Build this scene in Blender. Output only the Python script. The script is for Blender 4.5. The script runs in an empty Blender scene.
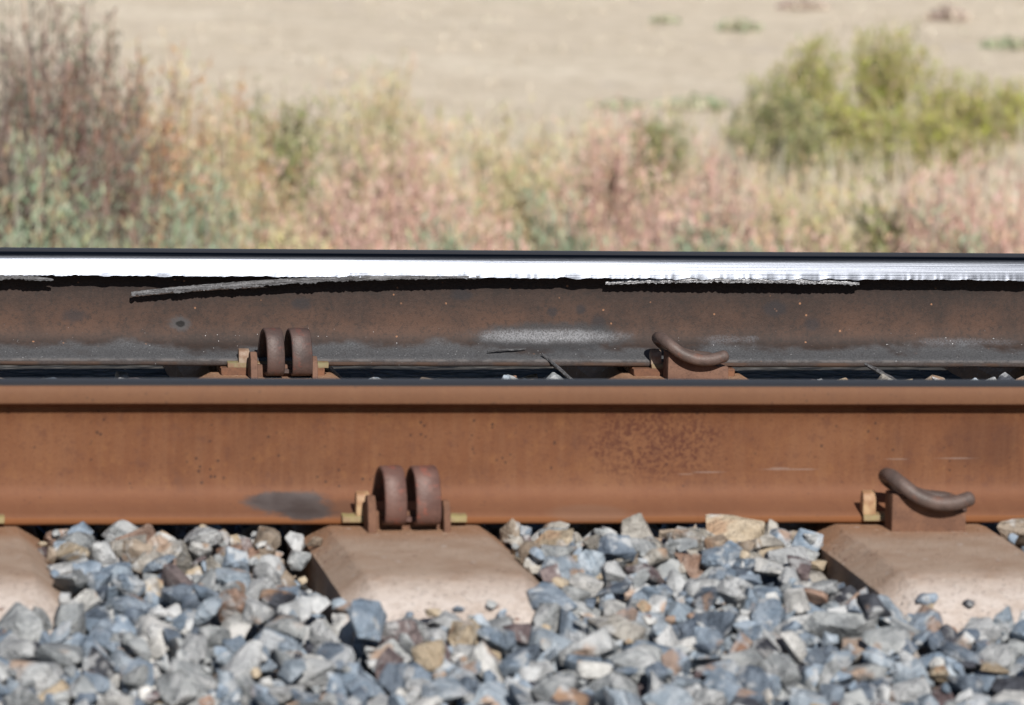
import bpy, bmesh, math, random
import numpy as np
from mathutils import Vector, Matrix, Euler, noise as mnoise

# ------------------------------------------------------------------ camera
F_PX, IMG_W, IMG_H = 5031.41, 1024, 705
CAM = Vector((-0.84564, -6.19128, 1.00364))
YAW, PITCH, ROLL = 0.15828, 0.12631, 0.02268
fw = Vector((math.sin(YAW)*math.cos(PITCH), math.cos(YAW)*math.cos(PITCH), -math.sin(PITCH)))
r0 = Vector((math.cos(YAW), -math.sin(YAW), 0)); u0 = r0.cross(fw)
rt = math.cos(ROLL)*r0 + math.sin(ROLL)*u0; up = rt.cross(fw)
scene = bpy.context.scene
C = scene.collection
cd = bpy.data.cameras.new('camera'); cam = bpy.data.objects.new('camera', cd); C.objects.link(cam)
m = Matrix((( rt.x, up.x, -fw.x, CAM.x), (rt.y, up.y, -fw.y, CAM.y), (rt.z, up.z, -fw.z, CAM.z), (0, 0, 0, 1)))
cam.matrix_world = m
cd.sensor_fit = 'HORIZONTAL'; cd.sensor_width = 23.6; cd.lens = F_PX*23.6/IMG_W
cd.clip_start = 0.1; cd.clip_end = 3000
cd.dof.use_dof = True; cd.dof.focus_distance = 7.72; cd.dof.aperture_fstop = 5.4; cd.dof.aperture_blades = 7
scene.camera = cam

# ------------------------------------------------------------------ sky, sun, exposure
SUN = Vector((0.065, -1.0, 0.66)).normalized()          # towards the sun
world = bpy.data.worlds.new('World'); scene.world = world; world.use_nodes = True
wn = world.node_tree.nodes; wl = world.node_tree.links
sky = wn.new('ShaderNodeTexSky'); sky.sky_type = 'NISHITA'; sky.sun_disc = False
sky.sun_elevation = math.asin(SUN.z); sky.sun_rotation = math.atan2(SUN.x, SUN.y)
sky.altitude = 1500; sky.air_density = 1.0; sky.dust_density = 0.6
wn['Background'].inputs['Strength'].default_value = 0.05
wl.new(sky.outputs[0], wn['Background'].inputs['Color'])
sd = bpy.data.lights.new('sun', 'SUN'); sun = bpy.data.objects.new('sun', sd); C.objects.link(sun)
sd.energy = 5.0; sd.angle = math.radians(0.5); sd.color = (1.0, 0.955, 0.89)
sun.rotation_euler = (-SUN).to_track_quat('-Z', 'Y').to_euler(); sun.location = SUN*30
scene.view_settings.view_transform = 'Standard'; scene.view_settings.look = 'None'
scene.view_settings.gamma = 1.0; scene.view_settings.use_curve_mapping = False
scene.view_settings.exposure = 0.4

# ------------------------------------------------------------------ helpers
GAUGE = 1.51
RNG = np.random.default_rng(11)
random.seed(5)

def link(o, parent=None):
    C.objects.link(o)
    if parent: o.parent = parent
    return o
def tag(o, label=None, cat=None, group=None, kind=None):
    if label: o['label'] = label
    if cat: o['category'] = cat
    if group: o['group'] = group
    if kind: o['kind'] = kind
    return o
def empty(name, loc): 
    o = bpy.data.objects.new(name, None); o.location = loc; o.empty_display_size = 0.05
    return link(o)
def mesh_obj(name, verts, faces, mats, parent=None, fmat=None, smooth=None):
    me = bpy.data.meshes.new(name)
    if isinstance(verts, np.ndarray):
        nf, k = faces.shape; me.vertices.add(len(verts)); me.vertices.foreach_set('co', verts.astype(np.float32).ravel())
        me.loops.add(nf*k); me.loops.foreach_set('vertex_index', faces.astype(np.int32).ravel())
        me.polygons.add(nf); me.polygons.foreach_set('loop_start', np.arange(0, nf*k, k, dtype=np.int32)); me.update(calc_edges=True)
    else: me.from_pydata([tuple(v) for v in verts], [], [tuple(f) for f in faces])
    for mt in (mats if isinstance(mats, (list, tuple)) else [mats]): me.materials.append(mt)
    if fmat is not None: me.polygons.foreach_set('material_index', np.asarray(fmat, dtype=np.int32))
    if smooth is not None:
        me.polygons.foreach_set('use_smooth', np.ones(len(me.polygons), dtype=bool))
        me.set_sharp_from_angle(angle=math.radians(smooth))
    me.update()
    return link(bpy.data.objects.new(name, me), parent)
def bm_obj(name, bm, mat, parent=None, smooth=None):
    me = bpy.data.meshes.new(name); bmesh.ops.recalc_face_normals(bm, faces=bm.faces); bm.to_mesh(me); bm.free()
    me.materials.append(mat)
    if smooth is not None:
        me.polygons.foreach_set('use_smooth', np.ones(len(me.polygons), dtype=bool))
        me.set_sharp_from_angle(angle=math.radians(smooth))
    return link(bpy.data.objects.new(name, me), parent)
def prism_x(bm, prof, x0, x1):                        # profile in (y, z)
    a = [bm.verts.new((x0, y, z)) for y, z in prof]; b = [bm.verts.new((x1, y, z)) for y, z in prof]
    n = len(prof); bm.faces.new(a[::-1]); bm.faces.new(b)
    for i in range(n): bm.faces.new((a[i], a[(i+1) % n], b[(i+1) % n], b[i]))
def prism_y(bm, prof, y0, y1):                        # profile in (x, z)
    a = [bm.verts.new((x, y0, z)) for x, z in prof]; b = [bm.verts.new((x, y1, z)) for x, z in prof]
    n = len(prof); bm.faces.new(a); bm.faces.new(b[::-1])
    for i in range(n): bm.faces.new((b[i], b[(i+1) % n], a[(i+1) % n], a[i]))
def bevel_all(bm, off, seg=2):
    bmesh.ops.bevel(bm, geom=[e for e in bm.edges], offset=off, segments=seg, profile=0.6, affect='EDGES', clamp_overlap=True)
def catmull(pts, per=8):
    P = [Vector(p) for p in pts]; P = [P[0]*2-P[1]] + P + [P[-1]*2-P[-2]]; out = []
    for i in range(1, len(P)-2):
        for k in range(per):
            t = k/per; a, b, c, d = P[i-1:i+3]
            out.append(0.5*((2*b)+(c-a)*t+(2*a-5*b+4*c-d)*t*t+(3*b-a-3*c+d)*t**3))
    out.append(P[-2]); return out
def sweep(bm, path, ring, taper=None):                # ring: list of (n, b) offsets; parallel transport frame
    up_ = Vector((0.3, 0.2, 1)).normalized(); loops = []
    for i, p in enumerate(path):
        t = (path[min(i+1, len(path)-1)]-path[max(i-1, 0)]).normalized()
        if i == 0: nrm = (up_-t*up_.dot(t)).normalized()
        else: nrm = (nrm-t*nrm.dot(t)).normalized()
        bi = t.cross(nrm); s = taper(i/(len(path)-1)) if taper else 1
        loops.append([bm.verts.new(p+(nrm*a+bi*b)*s) for a, b in ring])
    n = len(ring)
    for A, B in zip(loops, loops[1:]):
        for k in range(n): bm.faces.new((A[k], A[(k+1) % n], B[(k+1) % n], B[k]))
    bm.faces.new(loops[0][::-1]); bm.faces.new(loops[-1])

# ------------------------------------------------------------------ node helpers
class N:
    def __init__(s, name, rough=0.8, spec=0.3, metal=0.0):
        s.m = bpy.data.materials.new(name); s.m.use_nodes = True
        s.nt = s.m.node_tree; s.b = s.nt.nodes['Principled BSDF']
        s.b.inputs['Roughness'].default_value = rough; s.b.inputs['Specular IOR Level'].default_value = spec
        s.b.inputs['Metallic'].default_value = metal; s._co = None
    def new(s, t, **kw):
        n = s.nt.nodes.new(t)
        for k, v in kw.items(): setattr(n, k, v)
        return n
    def put(s, sock, v):
        if hasattr(v, 'is_linked') or isinstance(v, bpy.types.NodeSocket): s.nt.links.new(v, sock)
        elif isinstance(v, (tuple, list)) and len(v) == 3 and sock.type == 'RGBA': sock.default_value = (*v, 1)
        else: sock.default_value = v
    @property
    def co(s):
        if s._co is None: s._co = s.new('ShaderNodeTexCoord').outputs['Object']
        return s._co
    def xyz(s):
        n = s.new('ShaderNodeSeparateXYZ'); s.put(n.inputs[0], s.co); return n.outputs
    def mapped(s, sc, loc=(0, 0, 0)):
        n = s.new('ShaderNodeMapping'); s.put(n.inputs['Vector'], s.co)
        n.inputs['Scale'].default_value = sc; n.inputs['Location'].default_value = loc; return n.outputs[0]
    def noise(s, scale, detail=4, rough=0.6, co=None, dist=0.0):
        n = s.new('ShaderNodeTexNoise'); s.put(n.inputs['Vector'], co or s.co); n.inputs['Scale'].default_value = scale
        n.inputs['Detail'].default_value = detail; n.inputs['Roughness'].default_value = rough; n.inputs['Distortion'].default_value = dist
        return n.outputs['Fac']
    def voro(s, scale, co=None, feature='F1', out='Distance'):
        n = s.new('ShaderNodeTexVoronoi', feature=feature); s.put(n.inputs['Vector'], co or s.co); n.inputs['Scale'].default_value = scale
        return n.outputs[out]
    def rng(s, v, a, b, c=0., d=1., smooth=True):
        n = s.new('ShaderNodeMapRange'); n.interpolation_type = 'SMOOTHSTEP' if smooth else 'LINEAR'; n.clamp = True
        s.put(n.inputs[0], v)
        for i, q in enumerate((a, b, c, d)): s.put(n.inputs[i+1], q)
        return n.outputs[0]
    def math(s, op, a, b=0.0, c=None):
        n = s.new('ShaderNodeMath', operation=op); s.put(n.inputs[0], a); s.put(n.inputs[1], b)
        if c is not None: s.put(n.inputs[2], c)
        return n.outputs[0]
    def math2(s, co):
        n = s.new('ShaderNodeVectorMath', operation='ADD'); s.put(n.inputs[0], co); n.inputs[1].default_value = (4.1, 8.3, 2.7); return n.outputs[0]
    def mix(s, f, a, b, blend='MIX'):
        n = s.new('ShaderNodeMix', data_type='RGBA', blend_type=blend)
        s.put(n.inputs[0], f); s.put(n.inputs[6], a); s.put(n.inputs[7], b); return n.outputs[2]
    def ramp(s, f, stops, interp='LINEAR'):
        n = s.new('ShaderNodeValToRGB'); s.put(n.inputs[0], f); e = n.color_ramp.elements; n.color_ramp.interpolation = interp
        while len(e) < len(stops): e.new(0.5)
        for q, (p, c) in zip(e, stops): q.position = p; q.color = (*c, 1)
        return n.outputs[0]
    def ellipse(s, c, r, nz=None, amp=0.5, soft=0.35):      # stain with a noisy outline, in object x/z (y ignored)
        v = s.new('ShaderNodeVectorMath', operation='SUBTRACT'); s.put(v.inputs[0], s.co); v.inputs[1].default_value = (c[0], 0, c[1])
        w = s.new('ShaderNodeVectorMath', operation='MULTIPLY'); s.put(w.inputs[0], v.outputs[0]); w.inputs[1].default_value = (1/r[0], 0, 1/r[1])
        l = s.new('ShaderNodeVectorMath', operation='LENGTH'); s.put(l.inputs[0], w.outputs[0]); d = l.outputs['Value']
        if nz is not None: d = s.math('ADD', d, s.math('MULTIPLY', s.math('SUBTRACT', nz, 0.5), amp*2))
        return s.rng(d, 1+soft/2, 1-soft/2)
    def bump(s, h, strength=0.3, dist=0.002):
        n = s.new('ShaderNodeBump'); n.inputs['Strength'].default_value = strength; n.inputs['Distance'].default_value = dist
        s.put(n.inputs['Height'], h); s.put(s.b.inputs['Normal'], n.outputs[0])
    def col(s, c): s.put(s.b.inputs['Base Color'], c); return s
    def rough(s, c): s.put(s.b.inputs['Roughness'], c); return s

# ------------------------------------------------------------------ materials: steel
def mat_near_rust():
    n = N('rust_orange', 0.75, 0.25); x, y, z = n.xyz()
    big = n.noise(6, 5, 0.6); streak = n.noise(1, 5, 0.65, n.mapped((90, 10, 9))); fine = n.noise(260, 4, 0.7)
    c = n.ramp(big, [(0.3, (0.093, 0.036, 0.016)), (0.5, (0.120, 0.046, 0.020)), (0.72, (0.144, 0.061, 0.028))])
    c = n.mix(n.rng(streak, 0.35, 0.75, 0, 0.5), c, (0.153, 0.071, 0.035))
    c = n.mix(n.rng(fine, 0.5, 0.72, 0, 0.45), c, (0.056, 0.018, 0.010))
    mo = n.noise(48, 5, 0.72); c = n.mix(n.rng(mo, 0.53, 0.72, 0, 0.4), c, (0.175, 0.078, 0.03)); c = n.mix(n.rng(mo, 0.46, 0.32, 0, 0.5), c, (0.085, 0.034, 0.02))
    pit = n.voro(95); sp = n.noise(23, 3, 0.6)
    c = n.mix(n.math('MULTIPLY', n.rng(pit, 0.24, 0.14), n.rng(sp, 0.52, 0.62, 0, 0.75)), c, (0.031, 0.015, 0.011))
    nz = n.noise(40, 4, 0.7)
    rp = n.ellipse((0.33, 0.095), (0.085, 0.045), nz, 0.8, 1.0)          # scaly dark-red patch
    rp = n.math('MULTIPLY', rp, n.rng(n.noise(200, 5, 0.7), 0.43, 0.60, 0, 0.75)); c = n.mix(rp, c, (0.050, 0.013, 0.008))
    c = n.mix(n.math('MULTIPLY', n.ellipse((0.75, 0.10), (0.05, 0.035), nz, 0.8, 1.0), 0.35), c, (0.044, 0.016, 0.010))
    # flange: dustier, pinker brown band above the base edge
    c = n.mix(n.rng(z, 0.045, 0.03, 0, 0.55), c, (0.171, 0.078, 0.045))
    c = n.mix(n.rng(z, 0.011, 0.0085, 0, 0.8), c, (0.183, 0.070, 0.025))
    c = n.mix(n.rng(z, 0.142, 0.15, 0, 0.6), c, (0.131, 0.067, 0.038))      # head side, paler
    dk = n.math('MAXIMUM', n.ellipse((-0.143, 0.0235), (0.050, 0.0105), nz, 0.5, 0.5), n.ellipse((-0.125, 0.0165), (0.036, 0.009), n.noise(25, 4, 0.7), 0.7, 0.7)); c = n.mix(n.math('MULTIPLY', dk, 0.9), c, n.mix(n.rng(n.noise(22, 2, 0.5), 0.35, 0.65), (0.032, 0.03, 0.032), (0.065, 0.06, 0.061)))
    tl = n.ellipse((-0.07, 0.016), (0.06, 0.008), nz, 0.5, 1.0); c = n.mix(n.math('MULTIPLY', tl, 0.35), c, (0.045, 0.032, 0.026))
    pl = n.ellipse((0.235, 0.012), (0.05, 0.008), nz, 0.2, 0.5); c = n.mix(n.math('MULTIPLY', pl, 0.5), c, (0.158, 0.088, 0.058))
    scr = None
    for cx, cz, rx in ((0.368, 0.054, 0.014), (0.395, 0.0565, 0.03), (0.49, 0.0615, 0.018), (0.50, 0.060, 0.05), (0.72, 0.074, 0.035), (0.64, 0.073, 0.02)):
        e = n.ellipse((cx, cz), (rx*0.7, 0.0009), n.noise(60, 3), 0.7, 0.8); scr = e if scr is None else n.math('MAXIMUM', scr, e)
    c = n.mix(n.math('MULTIPLY', scr, 0.4), c, (0.215, 0.169, 0.149))
    n.col(c); n.bump(n.math('ADD', n.math('MULTIPLY', fine, 0.6), n.math('MULTIPLY', n.noise(70, 4), 0.8)), 0.35, 0.0015)
    return n.m
def mat_far_rust():
    n = N('rust_dark_brown', 0.72, 0.3); x, y, z = n.xyz()
    big = n.noise(7, 5, 0.62); fine = n.noise(480, 4, 0.75); st = n.noise(1, 5, 0.6, n.mapped((60, 10, 12)))
    c = n.ramp(big, [(0.3, (0.021, 0.015, 0.013)), (0.5, (0.029, 0.019, 0.016)), (0.72, (0.038, 0.024, 0.019))])
    c = n.mix(n.rng(st, 0.4, 0.75, 0, 0.5), c, (0.042, 0.028, 0.023))
    lowband = n.math('MULTIPLY', n.rng(z, 0.03, 0.05), n.rng(z, 0.115, 0.055))
    c = n.mix(n.math('MULTIPLY', lowband, n.rng(n.noise(9, 5, 0.7), 0.34, 0.62, 0.2, 0.9)), c, (0.078, 0.041, 0.027))
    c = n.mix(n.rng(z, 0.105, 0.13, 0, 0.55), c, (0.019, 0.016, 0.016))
    c = n.mix(n.rng(fine, 0.52, 0.72, 0, 0.4), c, (0.013, 0.010, 0.010))
    gr = n.noise(170, 5, 0.75); c = n.mix(n.rng(gr, 0.5, 0.70, 0, 0.35), c, (0.063, 0.041, 0.033)); c = n.mix(n.rng(gr, 0.52, 0.34, 0, 0.6), c, (0.019, 0.016, 0.015))
    flk = n.math('MULTIPLY', n.rng(n.voro(55), 0.13, 0.07), n.rng(n.noise(31, 2), 0.52, 0.58, 0, 0.8)); c = n.mix(flk, c, (0.28, 0.14, 0.075))
    nz = n.noise(38, 4, 0.7); nzb = n.noise(12, 4, 0.6)
    nz2 = n.noise(60, 4, 0.7); dark = None
    for cx, cz, rx, rz in ((0.517, 0.060, 0.011, 0.013), (0.49, 0.083, 0.010, 0.009), (0.445, 0.078, 0.008, 0.008), (0.80, 0.085, 0.02, 0.013), (0.86, 0.06, 0.013, 0.011), (0.30, 0.105, 0.02, 0.01), (-0.3, 0.07, 0.02, 0.012), (0.05, 0.09, 0.016, 0.01)):
        e = n.ellipse((cx, cz), (rx*0.9, rz*0.9), nz2, 0.8, 0.9); dark = e if dark is None else n.math('MAXIMUM', dark, e)
    c = n.mix(n.math('MULTIPLY', dark, 0.65), c, (0.019, 0.018, 0.021))
    ring = n.ellipse((-0.138, 0.059), (0.017, 0.011), nz2, 0.7, 0.7); c = n.mix(n.math('MULTIPLY', ring, 0.75), c, (0.054, 0.054, 0.057))
    pitm = n.ellipse((-0.137, 0.058), (0.0075, 0.005), nz2, 0.5, 0.5); c = n.mix(pitm, c, (0.008, 0.007, 0.007))
    # grey grinding dust lying on the flange and fillet
    top = n.math('ADD', 0.0225, n.math('MULTIPLY', n.math('SUBTRACT', nzb, 0.5), 0.05))
    dz = n.math('SUBTRACT', z, top); dust = n.rng(dz, 0.009, -0.004)
    edge = n.rng(z, 0.0085, 0.0115)
    dust = n.math('MULTIPLY', dust, n.math('MULTIPLY', n.rng(edge, 0, 1, 0.45, 1), n.rng(nz, 0.2, 0.5, 0.65, 1)))
    g = n.mix(n.rng(fine, 0.3, 0.7), (0.028, 0.029, 0.032), (0.095, 0.096, 0.102)); c = n.mix(dust, c, g)
    c = n.mix(n.math('MULTIPLY', n.ellipse((0.44, 0.040), (0.118, 0.021), nz, 0.5, 0.5), 0.8), c, n.mix(n.rng(fine, 0.4, 0.7), (0.025, 0.026, 0.029), (0.050, 0.052, 0.056)))
    sil = n.math('MULTIPLY', n.ellipse((0.44, 0.041), (0.096, 0.009), n.noise(26, 5, 0.75), 0.8, 1.2), n.rng(fine, 0.34, 0.62, 0.1, 0.62))
    c = n.mix(sil, c, (0.27, 0.275, 0.295))
    for cx, cz, rx, rz in ((0.715, 0.036, 0.026, 0.006), (1.10, 0.034, 0.07, 0.005), (0.76, 0.037, 0.014, 0.005)):
        e = n.math('MULTIPLY', n.ellipse((cx, cz), (rx, rz), n.noise(26, 5, 0.75), 1.2, 1.2), n.rng(fine, 0.35, 0.65, 0.0, 0.4)); c = n.mix(e, c, (0.152, 0.160, 0.180))
    painted_glint = n.math('MULTIPLY', n.rng(n.voro(230), 0.16, 0.09), n.math('MULTIPLY', n.rng(n.noise(90, 2), 0.60, 0.66), n.rng(z, 0.06, 0.03)))  # sparkle of metal grains in the dust, painted as near-white specks
    c = n.mix(painted_glint, c, (0.75, 0.76, 0.78)) #(0.313, 0.329, 0.354))
    lip = n.math('MULTIPLY', n.rng(z, 0.0065, 0.009), n.rng(z, 0.0125, 0.0105)); c = n.mix(n.math('MULTIPLY', lip, n.rng(nz, 0.4, 0.6, 0.1, 0.8)), c, (0.105, 0.096, 0.094))
    c = n.mix(n.math('MULTIPLY', n.rng(z, 0.008, 0.006), n.rng(nzb, 0.45, 0.6, 0.2, 0.9)), c, (0.075, 0.045, 0.032))
    n.col(c); n.bump(n.math('ADD', n.math('MULTIPLY', fine, 0.7), n.math('MULTIPLY', n.noise(80, 4), 0.8)), 0.45, 0.0018)
    return n.m
def mat_running():
    n = N('running_surface_steel', 0.5, 0.22, 0.0)
    l = n.noise(1, 4, 0.6, n.mapped((1.5, 700, 200)))
    n.col(n.mix(l, (0.014, 0.013, 0.014), (0.05, 0.048, 0.05))); n.rough(n.rng(l, 0.3, 0.7, 0.42, 0.6)); return n.m
def mat_gauge():
    n = N('worn_bright_steel', 0.33, 0.5, 1.0)
    l = n.noise(1, 5, 0.65, n.mapped((2.2, 300, 900))); s = n.noise(1, 3, 0.6, n.mapped((260, 300, 700)))
    c = n.mix(n.rng(l, 0.3, 0.7), (0.017, 0.019, 0.0245), (0.075, 0.081, 0.094)); n.col(c)
    n.rough(n.rng(n.math('ADD', l, n.math('MULTIPLY', s, 0.5)), 0.45, 1.05, 0.26, 0.37)); n.bump(n.math('ADD', l, n.math('MULTIPLY', s, 0.6)), 0.14, 0.0006); return n.m
def mat_sliver():
    n = N('sheared_steel', 0.55, 0.4, 0.2)
    l = n.noise(1, 5, 0.7, n.mapped((35, 260, 420))); s = n.noise(320, 3, 0.7)
    c = n.mix(n.rng(l, 0.35, 0.65), (0.035, 0.034, 0.036), (0.15, 0.15, 0.158)); c = n.mix(n.rng(s, 0.56, 0.70, 0, 0.5), c, (0.30, 0.30, 0.32))
    n.col(c); n.bump(n.math('ADD', l, s), 0.8, 0.002); return n.m
def mat_shiny_lip():
    n = N('bright_torn_steel', 0.42, 0.5, 0.8)
    l = n.noise(1, 5, 0.7, n.mapped((60, 260, 420))); s = n.noise(320, 3, 0.7)
    c = n.mix(n.rng(l, 0.3, 0.6), (0.08, 0.08, 0.085), (0.34, 0.345, 0.36)); c = n.mix(n.rng(s, 0.55, 0.68, 0, 0.85), c, (0.07, 0.068, 0.07))
    n.col(c); n.bump(n.math('ADD', l, s), 0.7, 0.002); return n.m
def mat_clip(name, a, b, redden):
    n = N(name, 0.55, 0.4, 0.0); k = n.noise(45, 5, 0.65); f = n.noise(240, 3, 0.7)
    c = n.mix(n.rng(k, 0.35, 0.65), a, b); c = n.mix(n.rng(n.noise(70, 3), 0.55, 0.68, 0, 0.7), c, redden); c = n.mix(n.rng(f, 0.55, 0.75, 0, 0.5), c, (0.05, 0.03, 0.025))
    n.col(c); n.bump(n.math('ADD', k, f), 0.4, 0.0015); return n.m
def mat_cast(name, a, b):
    n = N(name, 0.85, 0.2); k = n.noise(40, 5, 0.65); f = n.noise(260, 4, 0.7)
    n.col(n.mix(n.rng(f, 0.5, 0.75, 0, 0.6), n.mix(n.rng(k, 0.35, 0.65), a, b), (0.05, 0.03, 0.024))); n.bump(n.math('ADD', k, f), 0.5, 0.002); return n.m
def mat_concrete():
    n = N('rust_stained_concrete', 0.9, 0.2); x, y, z = n.xyz()
    big = n.noise(14, 5, 0.65); f = n.noise(180, 4, 0.7); nz = n.noise(30, 4, 0.7)
    c = n.mix(n.rng(big, 0.35, 0.65), (0.301, 0.208, 0.150), (0.356, 0.266, 0.204))
    yy = n.math('ADD', y, n.math('MULTIPLY', n.math('SUBTRACT', nz, 0.5), 0.09))
    c = n.mix(n.rng(yy, -0.41, -0.50), c, n.mix(n.rng(nz, 0.35, 0.65), (0.406, 0.340, 0.298), (0.499, 0.440, 0.404)))       # cleaner end of the tie
    c = n.mix(n.rng(yy, -0.22, -0.10, 0, 0.75), c, (0.261, 0.130, 0.066))                                # rust washed off the rail
    bl = n.noise(55, 5, 0.75); c = n.mix(n.rng(bl, 0.52, 0.72, 0, 0.5), c, (0.20, 0.145, 0.11)); c = n.mix(n.rng(bl, 0.46, 0.32, 0, 0.35), c, (0.52, 0.45, 0.39))
    sp = n.math('MULTIPLY', n.rng(n.voro(60), 0.24, 0.15), n.rng(n.noise(22, 2), 0.55, 0.62, 0, 0.7)); c = n.mix(sp, c, (0.146, 0.072, 0.049))
    sp2 = n.math('MULTIPLY', n.rng(n.voro(45, n.mapped((1, 1, 1), (3, 5, 2))), 0.22, 0.12), n.rng(n.noise(17, 2), 0.55, 0.62, 0, 0.7)); c = n.mix(sp2, c, (0.465, 0.413, 0.378))
    c = n.mix(n.rng(f, 0.52, 0.75, 0, 0.4), c, (0.136, 0.079, 0.054)); n.col(c)
    pr = n.rng(n.voro(130), 0.28, 0.12, 0, 1); n.bump(n.math('SUBTRACT', n.math('ADD', n.math('MULTIPLY', f, 0.7), n.math('MULTIPLY', nz, 0.35)), n.math('MULTIPLY', pr, 0.5)), 0.8, 0.005); return n.m
def mat_insul(name, a, b):
    n = N(name, 0.6, 0.3); n.col(n.mix(n.rng(n.noise(60, 4), 0.35, 0.65), a, b)); return n.m
STONES = [('stone_blue_grey', (0.155, 0.201, 0.258), (0.264, 0.310, 0.367)), ('stone_slate', (0.082, 0.104, 0.138), (0.157, 0.189, 0.232)),
          ('stone_pale_grey', (0.340, 0.350, 0.359), (0.480, 0.486, 0.491)), ('stone_mid_grey', (0.207, 0.221, 0.231), (0.340, 0.351, 0.354)),
          ('stone_chalky', (0.436, 0.432, 0.418), (0.577, 0.567, 0.550)), ('stone_tan', (0.322, 0.253, 0.174), (0.448, 0.374, 0.281)),
          ('stone_dark', (0.035, 0.036, 0.046), (0.072, 0.077, 0.092)), ('stone_rusty', (0.214, 0.126, 0.088), (0.323, 0.231, 0.185)),
          ('stone_dusty_brown', (0.217, 0.170, 0.129), (0.336, 0.279, 0.224)), ('stone_purple_brown', (0.103, 0.076, 0.081), (0.190, 0.153, 0.150)),
          ('stone_sky_grey', (0.225, 0.272, 0.322), (0.358, 0.400, 0.446)), ('stone_dusty_grey', (0.261, 0.241, 0.214), (0.392, 0.370, 0.336))]
def mat_stone(name, a, b, unit=1.0):
    n = N(name, 0.82, 0.25)
    oi = n.new('ShaderNodeObjectInfo'); v = n.new('ShaderNodeVectorMath', operation='ADD'); n.put(v.inputs[0], n.co); n.put(v.inputs[1], oi.outputs['Random'])
    v2 = n.new('ShaderNodeVectorMath', operation='SCALE'); n.put(v2.inputs[0], oi.outputs['Location']); v2.inputs['Scale'].default_value = 7.3; 
    vs_ = n.new('ShaderNodeVectorMath', operation='SCALE'); n.put(vs_.inputs[0], n.co); vs_.inputs['Scale'].default_value = unit; v3 = n.new('ShaderNodeVectorMath', operation='ADD'); n.put(v3.inputs[0], vs_.outputs[0]); n.put(v3.inputs[1], v2.outputs[0]); co = v3.outputs[0]
    k = n.noise(22, 5, 0.65, co, 1.0); f = n.noise(120, 4, 0.7, co); p = n.noise(38, 3, 0.5, co)
    c = n.mix(n.rng(k, 0.38, 0.62), a, b); c = n.mix(n.rng(f, 0.5, 0.72, 0, 0.45), c, tuple(q*0.55 for q in a))
    c = n.mix(n.rng(p, 0.54, 0.64, 0, 0.7), c, (0.45, 0.455, 0.46)); c = n.mix(n.rng(n.noise(30, 4, 0.6, n.math2(co)), 0.52, 0.66, 0, 0.65), c, tuple(q*0.5 for q in a)); c = n.mix(n.rng(n.noise(16, 3, 0.5, co), 0.61, 0.68, 0, 0.7), c, (0.34, 0.21, 0.13))
    n.col(c); n.bump(n.math('ADD', n.math('MULTIPLY', f, 0.8), n.math('MULTIPLY', k, 1.2)), 0.9, 0.016 if unit < 1 else 0.007); return n.m
def mat_leaf(name, cols, rough=0.75):
    n = N(name, rough, 0.2); g = n.new('ShaderNodeNewGeometry')
    k = len(cols); n.col(n.ramp(g.outputs['Random Per Island'], [((i+0.5)/k, c) for i, c in enumerate(cols)]))
    return n.m

M = dict(near=mat_near_rust(), far=mat_far_rust(), run=mat_running(), gauge=mat_gauge(), sliver=mat_sliver(), lip=mat_shiny_lip(),
         loop=mat_clip('clip_red_brown_steel', (0.085, 0.043, 0.035), (0.125, 0.066, 0.053), (0.20, 0.065, 0.045)),
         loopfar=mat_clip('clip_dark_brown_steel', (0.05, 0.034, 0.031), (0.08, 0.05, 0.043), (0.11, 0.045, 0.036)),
         bar=mat_clip('clip_grey_brown_steel', (0.065, 0.046, 0.04), (0.10, 0.068, 0.058), (0.125, 0.06, 0.042)),
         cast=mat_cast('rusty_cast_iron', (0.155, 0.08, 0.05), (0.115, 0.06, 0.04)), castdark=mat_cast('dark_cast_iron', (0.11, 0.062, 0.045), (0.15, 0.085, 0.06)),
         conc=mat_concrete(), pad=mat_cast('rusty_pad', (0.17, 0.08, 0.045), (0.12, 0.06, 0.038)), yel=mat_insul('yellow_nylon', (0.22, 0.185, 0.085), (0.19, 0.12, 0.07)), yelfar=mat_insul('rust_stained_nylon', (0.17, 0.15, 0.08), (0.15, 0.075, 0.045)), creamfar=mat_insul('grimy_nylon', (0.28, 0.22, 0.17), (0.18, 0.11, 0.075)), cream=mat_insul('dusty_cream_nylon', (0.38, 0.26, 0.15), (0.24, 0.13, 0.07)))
STONE_M = [mat_stone(*s) for s in STONES]; STONE_1 = [mat_stone(s[0]+'_single', *s[1:], 0.028) for s in STONES]

# ------------------------------------------------------------------ the setting: terrain and ballast bed
def smooth(a, b, t):
    t = min(1, max(0, (t-a)/(b-a))); return t*t*(3-2*t)
def ground_z(x, y):
    if y > 0.75: d = y-2.45
    else: d = -1.45-y
    z = -0.17
    if d > 0: z -= min(d, 1.6)*0.5
    if y > 4: z -= 1.3*smooth(4, 12, y)
    if y < -4: z -= 0.3*smooth(4, 8, -y)
    a = smooth(4, 9, abs(y-0.7)); z += a*(0.10*mnoise.noise((x*0.25, y*0.25, 3))+0.25*mnoise.noise((x*0.05, y*0.05, 8))*smooth(10, 40, abs(y)))
    if y > 30: z += 0.13*(math.sqrt((y-30)**2+25)-5)*(1-0.75*smooth(120, 900, y))
    return z
def axis(vals): return sorted(set(vals))
ys = axis([-60, -30, -18, -12, -9, -7, -5.5, -4.6, -4, -3.4, -3.05, -2.6, -2, -1.45, -1, 0, 1, 2, 2.45, 3, 3.6, 4.05, 4.6] + [5+i*0.6 for i in range(60)] + [42+i*3 for i in range(12)] + [80, 95, 115, 140, 180, 240, 320, 450, 650, 900, 1400])
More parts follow.
